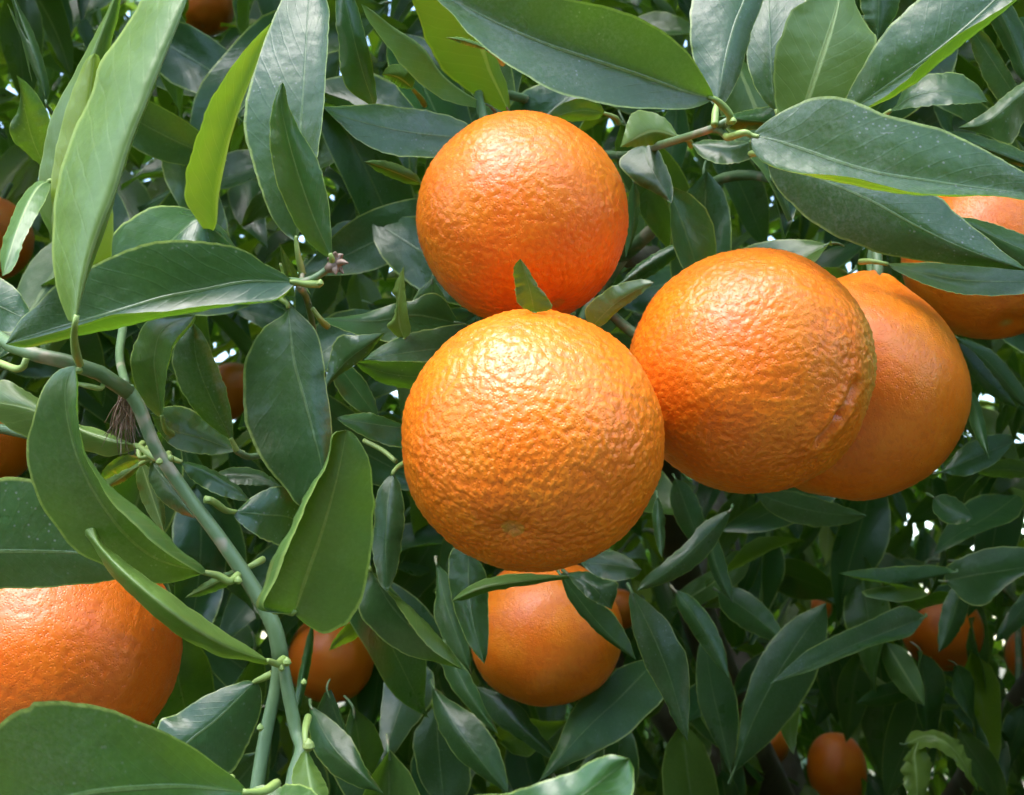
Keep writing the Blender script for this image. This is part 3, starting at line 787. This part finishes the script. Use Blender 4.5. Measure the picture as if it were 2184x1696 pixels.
leaf([(1150,1225),(1088,1224),(1028,1237),(981,1264)], [(1222,1228),(1120,1240),(1030,1255),(964,1282)], [(1211,1234),(1128,1248),(1045,1262),(995,1279)], (45,43,43), o=(0.7,0.5), u=True, yg=0.12)
leaf([(1212,1222),(1268,1270),(1315,1317),(1338,1357)], [(1195,1225),(1240,1285),(1290,1345),(1357,1407)], [(1205,1260),(1225,1297),(1261,1337),(1301,1372)], (48,47.5,47), o=(0.3,0.2), du=0.15)
leaf([(1248,1219),(1285,1234),(1318,1246)], [(1208,1222),(1260,1248),(1305,1300)], [(1228,1250),(1261,1280)], (45,44,44), o=(0.3,-0.1))
leaf([(1250,1182),(1308,1175),(1345,1192)], [(1235,1200),(1300,1205),(1370,1215)], [(1270,1228),(1311,1239),(1355,1231)], (46,45,44.5), o=(0.4,-0.2), du=0.3)
leaf([(1341,1285),(1355,1364),(1378,1424),(1415,1490),(1438,1540)], [(1345,1258),(1390,1350),(1430,1450),(1467,1582)], [(1378,1282),(1421,1320),(1445,1364),(1462,1390),(1470,1440),(1471,1490)], (48,47,46.5), o=(0.3,0.35), du=0.6)
leaf([(1330,1420),(1280,1460),(1225,1505),(1201,1557),(1171,1624)], [(1405,1400),(1330,1480),(1261,1544),(1200,1610),(1149,1668)], [(1430,1460),(1415,1490),(1378,1530),(1328,1574),(1261,1610),(1195,1640)], (62,58,55), o=(0.6,0.3), du=0.3)
leaf([(922,1500),(928,1530),(941,1564),(975,1617),(1021,1652),(1061,1678)], [(922,1462),(965,1540),(1015,1610),(1083,1694)], [(961,1494),(1011,1524),(1045,1564),(1067,1604),(1081,1660)], (56,54,53), o=(0.4,0.4), du=0.3)
leaf([(1030,1510),(1061,1545),(1111,1580),(1160,1612)], [(1010,1462),(1070,1510),(1120,1560),(1187,1620)], [(1070,1480),(1111,1507),(1145,1554),(1180,1600)], (62,60,59), o=(0.4,0.3))
leaf([(941,1414),(961,1464),(1005,1517),(1035,1547)], [(950,1380),(985,1450),(1020,1510),(1063,1567)], [(985,1415),(1015,1464),(1037,1514),(1055,1545)], (50,49,48), o=(0.3,0.3), du=0.3)
leaf([(825,1440),(815,1497),(808,1564),(803,1630)], [(885,1400),(860,1490),(830,1580),(800,1672)], [(925,1440),(921,1497),(871,1564),(838,1614)], (62,60,58), o=(0.3,0.4))
leaf([(885,1560),(884,1610),(900,1670)], [(930,1500),(935,1600),(950,1740)], [(990,1570),(1003,1640),(1000,1690)], (64,63,62), o=(0.3,0.3))
leaf([(660,1560),(680,1620),(740,1670)], [(662,1505),(715,1600),(818,1693)], [(700,1530),(748,1574),(782,1640)], (50,48,47), o=(0.3,0.3), du=0.3)
leaf([(930,1260),(925,1310),(950,1370)], [(930,1200),(955,1300),(1006,1440)], [(965,1240),(985,1310),(1000,1380)], (53,52,51), o=(0.3,0.3), yg=0.05)
# --- lower right, in shade
leaf([(1500,1115),(1456,1164),(1378,1230)], [(1560,1085),(1500,1150),(1430,1215),(1358,1260)], [(1545,1130),(1500,1195),(1430,1240)], (58,57,56), o=(0.3,0.3), du=0.5)
leaf([(1839,1262),(1880,1278),(1923,1285),(1980,1262)], [(2040,1220),(1950,1240),(1860,1240),(1787,1223)], [(2006,1207),(1950,1206),(1889,1210),(1830,1216)], (66,65,64), o=(-0.2,0.5), du=0.4)
leaf([(1923,1292),(1850,1325),(1789,1352),(1723,1386)], [(1975,1315),(1900,1345),(1800,1385),(1720,1425),(1642,1458)], [(1940,1357),(1879,1372),(1800,1402),(1746,1425)], (70,67,65), o=(0.4,-0.1), F=[(1945,1350),(1879,1364),(1800,1396),(1746,1420)], oF=0.2, du=0.7)
leaf([(1578,1560),(1586,1497),(1623,1397),(1690,1320)], [(1563,1650),(1610,1530),(1670,1420),(1762,1285)], [(1600,1620),(1645,1580),(1706,1507),(1746,1430),(1765,1350)], (72,73,75), o=(0.4,0.4), u=False, du=0.5, pet=[(1558,1662,72),(1554,1672,72)])
leaf([(1535,1600),(1506,1547),(1486,1480),(1485,1410)], [(1560,1655),(1540,1560),(1515,1450),(1500,1340)], [(1575,1560),(1572,1490),(1540,1400)], (74,75,76), o=(0.4,0.3), du=0.5)
sl((1438,1258),(1554,1448), 26, 24, (62,60), bow=(6,-8), o=(0.3,0.3), du=0.5)
sl((1510,1120),(1564,1286), 22, 16, (66,65), bow=(-8,6), o=(0.3,0.3), du=0.8)
sl((1530,1260),(1676,1372), 34, 36, (76,74), bow=(0,-6), o=(0.3,0.3), du=0.4)
leaf([(2020,1208),(2073,1180),(2123,1167),(2184,1168)], [(2015,1240),(2090,1225),(2160,1215),(2240,1200)], [(2060,1285),(2103,1290),(2156,1242)], (70,69,69), o=(0.5,-0.3), du=0.4)
sl((2230,1240),(2122,1370), 26, 22, (72,70), o=(0.3,0.3), du=0.7)
sl((2052,1240),(2002,1392), 26, 28, (74,73), bow=(6,0), o=(0.4,0.4), du=0.5)
sl((1960,1465),(1825,1500), 22, 26, (86,85), o=(0.4,0.2))
sl((1890,1370),(1972,1506), 30, 32, (84,82), o=(0.3,0.4), u=True, yg=0.0)
# the withered leaf
leaf([(1935,1605),(1926,1640),(1932,1690)], [(1962,1572),(1950,1610),(1955,1660),(1958,1750)], [(1978,1600),(1988,1635),(1975,1690)], (76,75,75), o=(0.5,0.4), u=True, yg=0.42, du=1.0, wob=4)
leaf([(1940,1566),(1985,1556),(2030,1570),(2062,1612),(2083,1670)], [(1930,1588),(1975,1570),(2020,1586),(2054,1625),(2086,1690)], [(1945,1600),(1985,1592),(2025,1612),(2060,1655)], (76.5,75,75), o=(0.5,-0.3), u=True, yg=0.42, du=1.0, wob=4)
# right edge
leaf([(2070,745),(2110,790),(2150,840)], [(2030,725),(2090,800),(2170,870)], [(2050,760),(2090,825),(2140,860)], (60,60,59), o=(0.3,0.3), du=0.6)
leaf([(2064,870),(2075,920)], [(2062,820),(2085,890),(2110,980)], [(2090,860),(2104,920)], (54,54,53), o=(0.3,0.3), yg=0.1)
leaf([(2050,955),(2100,930),(2150,925)], [(2005,1008),(2070,980),(2165,940)], [(2060,1015),(2120,990)], (60,60,61), o=(0.4,-0.1), du=0.4)
leaf([(2080,730),(2130,760),(2184,830)], [(2040,720),(2110,775),(2200,880)], [(2060,750),(2130,830)], (64,64,64), o=(0.4,0.2))
sl((2200,1010),(2085,1010), 18, 24, (66,65), bow=(0,-8), o=(0.4,-0.2))
sl((1990,1060),(2075,1105), 26, 30, (62,61), bow=(0,6), o=(0.4,-0.3), du=0.4)
sl((1610,1050),(1850,1100), 30, 34, (68,68), bow=(0,14), o=(-0.1,0.3))
sl((1402,1060),(1412,1190), 12, 14, (55,54), o=(0.3,0.3), yg=0.1)
sl((1440,1020),(1500,1180), 30, 30, (70,70), o=(0.3,0.3))
leaf([(650,1380),(636,1450),(628,1500)], [(668,1310),(652,1400),(640,1470),(630,1525)], [(668,1380),(656,1450),(642,1505)], (52,52,51), o=(0.2,0.3), du=0.4)
sl((806,1318),(702,1388), 20, 16, (54,53), bow=(-4,-8), o=(0.4,-0.2), yg=0.8, du=0.1)  # pale leaf colour stands in for a patch of sunlight
sl((760,470),(690,600), 40, 40, (60,60), o=(0.3,0.3), du=0.2)
sl((700,540),(640,700), 50, 40, (62,62), o=(0.3,0.3), du=0.2)
N_TRACED = sum(1 for o in bpy.data.objects if o.name.split('.')[0] == 'leaf')

# ------------------------------------------------------------------ stems in view
def stem(name, pts, radii_px, mat=M_GREEN, seg=14, parent=None):
    wp = [P(*p) for p in pts]
    rr = [r * p[2] * 0.01 / FPX for r, p in zip(radii_px, pts)]
    return tree_tube(name, wp, rr, mat, parent, seg)
s1 = stem('stem', [(-420,420,58),(-160,610,40),(0,722,34.5),(60,752,33.6),(155,775,33.2),(235,806,33.6),(276,838,34)], [22,17,14.5,14,13.5,14,17])
s2 = stem('stem', [(270,828,34),(296,868,34),(332,955,34),(395,1050,34),(470,1150,33.8),(540,1255,33.6),(585,1340,33.4),(600,1415,33.4)], [15,14,14,14,15,16,17,18])
stem('stem', [(596,1405,33.4),(588,1470,33.3),(566,1570,33),(545,1700,32.4),(535,1800,32)], [15,14,15,15,15])
stem('stem', [(600,1405,33.4),(615,1480,33.2),(632,1560,33),(645,1600,32.6),(628,1660,32.2),(615,1780,31.5)], [14,14,15,17,18,17])
stem('twig', [(638,612,35.5),(655,640,37),(672,720,39),(690,800,42)], [8,7,6,6])
stem('twig', [(612,598,34.6),(640,602,34.0),(665,596,33.8),(688,582,33.8),(700,572,33.8)], [7,9,9,8,7])
stem('twig', [(598,634,36.8),(612,612,36.2),(640,600,35)], [6,6,6])
stem('twig', [(645,585,36.2),(643,600,35),(640,604,34.2)], [5,5,5])
stem('twig', [(1565,252,34.6),(1540,266,34.8),(1506,279,35.4),(1456,295,37),(1400,312,42),(1340,330,52),(1290,330,66)], [8,10,11,11,10,10,9])
stem('twig', [(1546,288,35),(1535,278,35),(1520,276,35.2)], [8,8,8])
stem('twig', [(1556,262,34.6),(1552,264,34.8),(1546,266,35)], [8,8,8])
stem('twig', [(505,962,39.6),(530,975,40),(552,972,40.6),(640,960,44)], [7,7,6,5])
stem('twig', [(-40,765,34.4),(0,775,33.8),(35,787,33.4),(52,780,33.2),(56,765,33.2)], [8,8,8,8,7], M_PET)
stem('twig', [(165,818,33.4),(190,824,33.2),(215,828,33.4),(222,815,33.6)], [4,6,6,5], M_PET)
stem('twig', [(262,700,40),(255,760,38),(268,820,35)], [9,9,9])
stem('twig', [(1860,590,45),(1856,560,47),(1862,520,52),(1870,470,60)], [9,8,7,7])
stem('twig', [(776,940,47),(815,960,46.5),(845,985,46)], [5,5,5], M_PET)
# buds and nodes
def bud(x, y, d, r, mat=M_PET):
    c = P(x, y, d); r = r * d * 0.01 / FPX
    v, f = tube([c - UP * r * 0.9, c - UP * r * 0.45, c + UP * r * 0.3, c + UP * r * 1.1], [r * 0.35, r, r * 0.8, r * 0.12], 10)
    return mesh_obj('bud', v, f, mat, tree, origin=tuple(c))
for b in [(508,1238,33,9),(612,1412,32.8,10),(600,1425,32.8,8),(555,1552,32.5,8),(658,1590,32,14),(648,1455,32.6,7),(1564,258,34.2,8),(683,604,33.4,8),(168,790,32.8,9),(340,985,33.6,8),(445,1066,33.4,7)]:
    bud(*b)
# the dried blossom stub
cst = P(716, 563, 33.7)
vs_, fs_ = tube([P(698,574,33.8), P(706,570,33.7), cst], [0.0011, 0.0016, 0.0012], 9)
for k in range(7):
    a = k * 0.9
    dirv = (RIGHT * (0.75 + 0.25 * math.cos(a * 2)) * math.cos(a) + UP * math.sin(a) - FWD * 0.3 * math.cos(3 * a)).normalized()
    v, f = tube([cst, cst + dirv * 0.0018 + UP * 0.0004, cst + dirv * 0.0032 + RIGHT * 0.0006 - FWD * 0.001], [0.0012, 0.0010, 0.0002], 6)
    b = len(vs_); vs_ += v; fs_ += [tuple(i + b for i in q) for q in f]
mesh_obj('dried_blossom', vs_, fs_, M_DRY, tree, origin=tuple(cst))
# the tuft of dry fibres at the fork
vs_, fs_ = [], []
rf = random.Random(3)
for k in range(46):
    x0, y0 = 268 + rf.uniform(-16, 18), 845 + rf.uniform(-12, 12)
    x1, y1 = 240 + rf.uniform(-25, 60), 905 + rf.uniform(-10, 70)
    d0 = 34.4 + rf.uniform(0, 0.5)
    v, f = tube([P(x0, y0, d0), P((x0 + x1) / 2 + rf.uniform(-12, 12), (y0 + y1) / 2, d0 + rf.uniform(0, 1)), P(x1, y1, d0 + rf.uniform(0, 1.6))], [0.00022, 0.00018, 0.00008], 4)
    b = len(vs_); vs_ += v; fs_ += [tuple(i + b for i in q) for q in f]
mesh_obj('dry_fibre_tuft', vs_, fs_, M_DRY, tree, origin=tuple(P(268, 845, 34.4)))

# ------------------------------------------------------------------ leaves deeper in the crown
def template(L, W, fold, droop, curl, nx, ny, sd):
    """a leaf along +X with its upper side towards +Z"""
    s = np.linspace(0, 1, nx)
    t = np.linspace(-1, 1, ny)
    w = np.clip(s, 0, 1) ** 0.75 * np.clip(1 - s, 0, 1) ** 1.05 / 0.2895 * W / 2
    S, T = np.meshgrid(s, t, indexing='ij')
    Wd = np.repeat(w[:, None], ny, 1)
    X = S * L
    Y = T * Wd + 0.06 * W * np.sin(S * 5 + sd)
    Z = np.abs(T) ** 1.4 * Wd * fold - droop * L * S ** 2 + curl * W * np.sin(S * 9 + sd + T * 2) * np.abs(T) * 0.25
    v = np.stack([X, Y, Z], -1).reshape(-1, 3)
    uv = np.stack([S, 0.5 + T / 2], -1).reshape(-1, 2)
    f = []
    for i in range(nx - 1):
        for j in range(ny - 1):
            a = i * ny + j
            f.append((a, a + ny, a + ny + 1, a + 1))
    return v, uv, np.array(f)

def frames(axis, nrm):
    x = axis / np.linalg.norm(axis, axis=1)[:, None]
    z = nrm - (nrm * x).sum(1)[:, None] * x
    z /= np.linalg.norm(z, axis=1)[:, None]
    y = np.cross(z, x)
    return np.stack([x, y, z], -1)          # columns

nr = np.random.RandomState(11)
def clear_of_fruit(pts, slack=1.0, keep=None):
    """false for leaves (n,k,3) that would stand in front of a fruit that the photograph shows"""
    n, k, _ = pts.shape
    x, y, z = proj(pts.reshape(-1, 3))
    x, y, z = x.reshape(n, k), y.reshape(n, k), z.reshape(n, k)
    ok = np.ones(n, bool)
    for (px, py, rp, d, Rr) in ORANGES:
        hit = ((x - px) ** 2 + (y - py) ** 2 < (rp * slack * (1.0 if rp > 170 else 0.88 if rp > 100 else 0.55)) ** 2) & (z < d + Rr)
        ok &= ~hit.any(1)
    w = pts.reshape(-1, 3)
    return ok, x, y, z

TPL = [template(0.092, 0.029, f, dr, cu, 12, 7, sd) for f, dr, cu, sd in
       [(0.25, 0.10, 0.3, 0.0), (0.45, 0.20, 0.5, 1.3), (0.15, 0.05, 0.6, 2.1), (0.6, 0.12, 0.4, 3.0), (0.3, 0.30, 0.5, 4.2), (0.1, 0.16, 0.8, 5.0)]]
TPL_ME = []
for v, uv, f in TPL:
    o = mesh_obj('leaf', v, f.tolist(), M_LEAF, uvs=uv)
    me = o.data
    bpy.data.objects.remove(o)
    TPL_ME.append(me)

tree_off = np.array(TRUNK)
_v, _f = tube([Vector((0.004, 0, 0)), Vector((0, 0, 0)), Vector((-0.003, 0, -0.002)), Vector((-0.005, 0, -0.005))], [0.0006, 0.0006, 0.0006, 0.0005], 6)
_o = mesh_obj('petiole', _v, _f, M_GREEN)
PET_ME = _o.data
bpy.data.objects.remove(_o)
placed = 0
want = 292 - N_TRACED
cand = 0
while placed < want and cand < 9000:
    cand += 1
    x = nr.uniform(-60, PW + 60); y = nr.uniform(-60, PH + 60); d = nr.uniform(44, 82)
    if x < 900 and d < 50: d += 8
    if y > 760 and x > 850: d = nr.uniform(82, 110)
    p = P(x, y, d)
    lowish = y / PH
    ang = nr.normal(math.radians(-90 if lowish > 0.5 else -60), 0.95 if lowish < 0.5 else 0.55)
    if nr.rand() < 0.5: ang = math.pi - ang
    axis = RIGHT * math.cos(ang) + UP * math.sin(ang) - FWD * nr.uniform(-0.5, 0.5)
    nrm = -FWD * nr.uniform(0.4, 1.0) + UP * nr.uniform(-0.1, 1.0) + RIGHT * nr.uniform(-0.7, 0.7)
    if nr.rand() < 0.06: nrm = -nrm
    Mx = frames(np.array([axis]), np.array([nrm]))[0]
    sc = nr.uniform(0.75, 1.25)
    ti = nr.randint(len(TPL))
    pts = (TPL[ti][0] * sc) @ Mx.T + np.array(p)
    ok, X, Y, Z = clear_of_fruit(pts[None], 1.0)
    if not ok[0] or Z.min() < 0.44: continue
    o = bpy.data.objects.new('leaf', TPL_ME[ti])
    col.objects.link(o)
    o.parent = tree
    m4 = Matrix.Identity(4)
    for a in range(3):
        for b in range(3):
            m4[a][b] = Mx[a][b] * sc
    m4.translation = Vector(p) - TRUNK
    o.matrix_local = m4
    yv = nr.rand()
    o.color = (0.35 * yv ** 4, nr.uniform(0.0, 0.6), nr.rand(), 1)
    pe = bpy.data.objects.new('petiole', PET_ME)
    col.objects.link(pe)
    pe.parent = o
    placed += 1

# the rest of the crown: thousands of leaves, one part
CC = np.array([0.15, 1.85, 1.60]); CR = np.array([2.1, 1.60, 1.62])
def crown_points(n):
    p = nr.normal(size=(n, 3)); p /= np.linalg.norm(p, axis=1)[:, None]
    r = nr.rand(n) ** (1 / 3)
    keep = nr.rand(n) < np.where(r > 0.78, 1.0, np.where(r > 0.5, 0.8, 0.3))
    return (p * r[:, None])[keep] * CR + CC

def mass(name, pts, tpls, lo_near, size=(0.75, 1.25)):
    n = len(pts)
    rad = (pts - CC) / CR
    rad /= np.linalg.norm(rad, axis=1)[:, None]
    axis = rad * nr.uniform(0.1, 1.0, (n, 1)) + nr.normal(size=(n, 3)) * 0.55 + np.array([0, 0, -1.0]) * nr.uniform(0.0, 1.1, (n, 1))
    nrm = rad * 0.8 + np.array([0, 0, 0.9]) + nr.normal(size=(n, 3)) * 0.55
    Fm = frames(axis, nrm)
    sc = nr.uniform(*size, n)
    ti = nr.randint(len(tpls), size=n)
    V, F, UV, CO = [], [], [], []
    base = 0
    for k, (tv, tuv, tf) in enumerate(tpls):
        idx = np.where(ti == k)[0]
        W = np.einsum('nij,vj->nvi', Fm[idx], tv) * sc[idx][:, None, None] + pts[idx][:, None, :]
        ok, X, Y, Z = clear_of_fruit(W, 1.0)
        inf = ((X > -150) & (X < PW + 150) & (Y > -150) & (Y < PH + 150) & (Z < lo_near)).any(1)
        dist = np.linalg.norm(W - np.array(CAM), axis=2).min(1)
        ok &= ~inf & (dist > 0.42) & (W[:, :, 2].min(1) > 0.06)
        W = W[ok]; idx = idx[ok]
        m = len(idx)
        if m == 0: continue
        nvv = len(tv)
        V.append(W.reshape(-1, 3))
        F.append((tf[None] + (base + np.arange(m) * nvv)[:, None, None]).reshape(-1, 4))
        UV.append(np.tile(tuv, (m, 1)))
        yv = np.where((nr.rand(m) < 0.16) & (W[:, 0, 1] > 0.9), nr.uniform(0.6, 1.0, m), 0.45 * nr.rand(m) ** 4)  # some far leaves coloured yellow-green to imitate bright backlit spots
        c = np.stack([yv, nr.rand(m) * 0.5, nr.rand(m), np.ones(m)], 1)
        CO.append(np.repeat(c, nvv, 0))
        base += m * nvv
    V = np.vstack(V); F = np.vstack(F); UV = np.vstack(UV); CO = np.vstack(CO)
    me = bpy.data.meshes.new(name)
    me.vertices.add(len(V)); me.vertices.foreach_set('co', (V - tree_off).astype(np.float32).ravel())
    me.loops.add(F.size); me.loops.foreach_set('vertex_index', F.astype(np.int32).ravel())
    me.polygons.add(len(F)); me.polygons.foreach_set('loop_start', np.arange(0, F.size, 4, dtype=np.int32))
    me.update(calc_edges=True)
    me.polygons.foreach_set('use_smooth', np.ones(len(F), bool))
    uvl = me.uv_layers.new(name='uv'); uvl.data.foreach_set('uv', UV[F.ravel()].astype(np.float32).ravel())
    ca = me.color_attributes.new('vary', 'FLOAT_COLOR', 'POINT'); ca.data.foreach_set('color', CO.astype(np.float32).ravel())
    me.materials.append(M_LEAF_MASS)
    me.validate()
    o = bpy.data.objects.new(name, me)
    col.objects.link(o)
    o.parent = tree
    tag(o, kind='stuff')
    return o

T_MED = [template(0.094, 0.030, f, dr, cu, 8, 5, sd) for f, dr, cu, sd in [(0.25, 0.10, 0.3, 0.0), (0.45, 0.20, 0.5, 1.3), (0.6, 0.12, 0.4, 3.0), (0.3, 0.30, 0.5, 4.2)]]
T_LOW = [template(0.098, 0.035, f, dr, 0.3, 4, 3, sd) for f, dr, sd in [(0.3, 0.1, 0.0), (0.5, 0.25, 1.7)]]
pts = crown_points(57000)
X, Y, Z = proj(pts)
view = (X > -300) & (X < PW + 300) & (Y > -300) & (Y < PH + 300) & (Z > 0.2) & (Z < 2.0)
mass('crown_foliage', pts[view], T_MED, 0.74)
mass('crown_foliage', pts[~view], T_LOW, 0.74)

# ------------------------------------------------------------------ the other trees of the orchard; alley row added to block low sky
tp = nr.normal(size=(15000, 3)); tp /= np.linalg.norm(tp, axis=1)[:, None]
tp = tp * (0.62 + 0.38 * nr.rand(15000, 1)) * np.array([1.75, 1.6, 1.5])
rad = tp / np.linalg.norm(tp, axis=1)[:, None]
Fm = frames(rad * 0.6 + nr.normal(size=tp.shape) * 0.5 + np.array([0, 0, -0.5]), rad * 0.8 + np.array([0, 0, 0.8]) + nr.normal(size=tp.shape) * 0.5)
tv, tuv, tf = T_LOW[0]
tv = tv * 1.35
W = np.einsum('nij,vj->nvi', Fm, tv) + tp[:, None, :] + np.array([0, 0, 1.65])
nvv = len(tv)
V = W.reshape(-1, 3); F = (tf[None] + (np.arange(len(tp)) * nvv)[:, None, None]).reshape(-1, 4)
me = bpy.data.meshes.new('crown')
me.vertices.add(len(V)); me.vertices.foreach_set('co', V.astype(np.float32).ravel())
me.loops.add(F.size); me.loops.foreach_set('vertex_index', F.astype(np.int32).ravel())
me.polygons.add(len(F)); me.polygons.foreach_set('loop_start', np.arange(0, F.size, 4, dtype=np.int32))
me.update(calc_edges=True)
uvl = me.uv_layers.new(name='uv'); uvl.data.foreach_set('uv', np.tile(tuv, (len(tp), 1))[F.ravel()].astype(np.float32).ravel())
cc = np.stack([0.4 * nr.rand(len(tp)) ** 4, nr.rand(len(tp)) * 0.5, nr.rand(len(tp)), np.ones(len(tp))], 1)
ca = me.color_attributes.new('vary', 'FLOAT_COLOR', 'POINT'); ca.data.foreach_set('color', np.repeat(cc, nvv, 0).astype(np.float32).ravel())
me.materials.append(M_LEAF_MASS)
_v, _f = tube([Vector((0, 0, -0.06)), Vector((0.03, 0, 0.5)), Vector((-0.02, 0.03, 1.2)), Vector((0, 0, 1.9))], [0.13, 0.09, 0.06, 0.02], 14)
_o = mesh_obj('trunk', _v, _f, M_WOOD); TR_ME = _o.data; bpy.data.objects.remove(_o)
for (x, y, rz, lab) in [(-3.6, 1.9, 0.4, 'next orange tree along the same row, on the side of the forked stem'),
                        (4.1, 1.7, 1.9, 'next orange tree along the same row, on the side of the necked orange'),
                        (-3.5, -3.9, 2.6, 'unseen orange tree added across the alley to block low sky, facing the forked stem'),
                        (0.3, -4.1, 3.4, 'unseen orange tree added straight across the alley from the fruit cluster to block low sky'),
                        (3.9, -3.8, 4.4, 'unseen orange tree added across the alley to block low sky, facing the necked orange'),
                        (0.6, 7.2, 5.1, 'orange tree in the row beyond, behind the fruit cluster')]:
    r = bpy.data.objects.new('orange_tree', None)
    col.objects.link(r)
    r.location = (x, y, 0); r.rotation_euler = (0, 0, rz); r.scale = (1.0, 1.0, 1.0) if y > 0 else (1.15, 1.05, 1.15)  # alley trees, out of view, are scaled to shade the low sky
    tag(r, lab, 'tree', 'other trees of the orchard')
    for nm, m_ in (('trunk', TR_ME), ('crown', me)):
        c_ = bpy.data.objects.new(nm, m_)
        col.objects.link(c_); c_.parent = r
        if nm == 'crown': tag(c_, kind='stuff')
print('traced leaves', N_TRACED, 'placed', placed, 'mass', len(pts), 'in view', int(view.sum()))
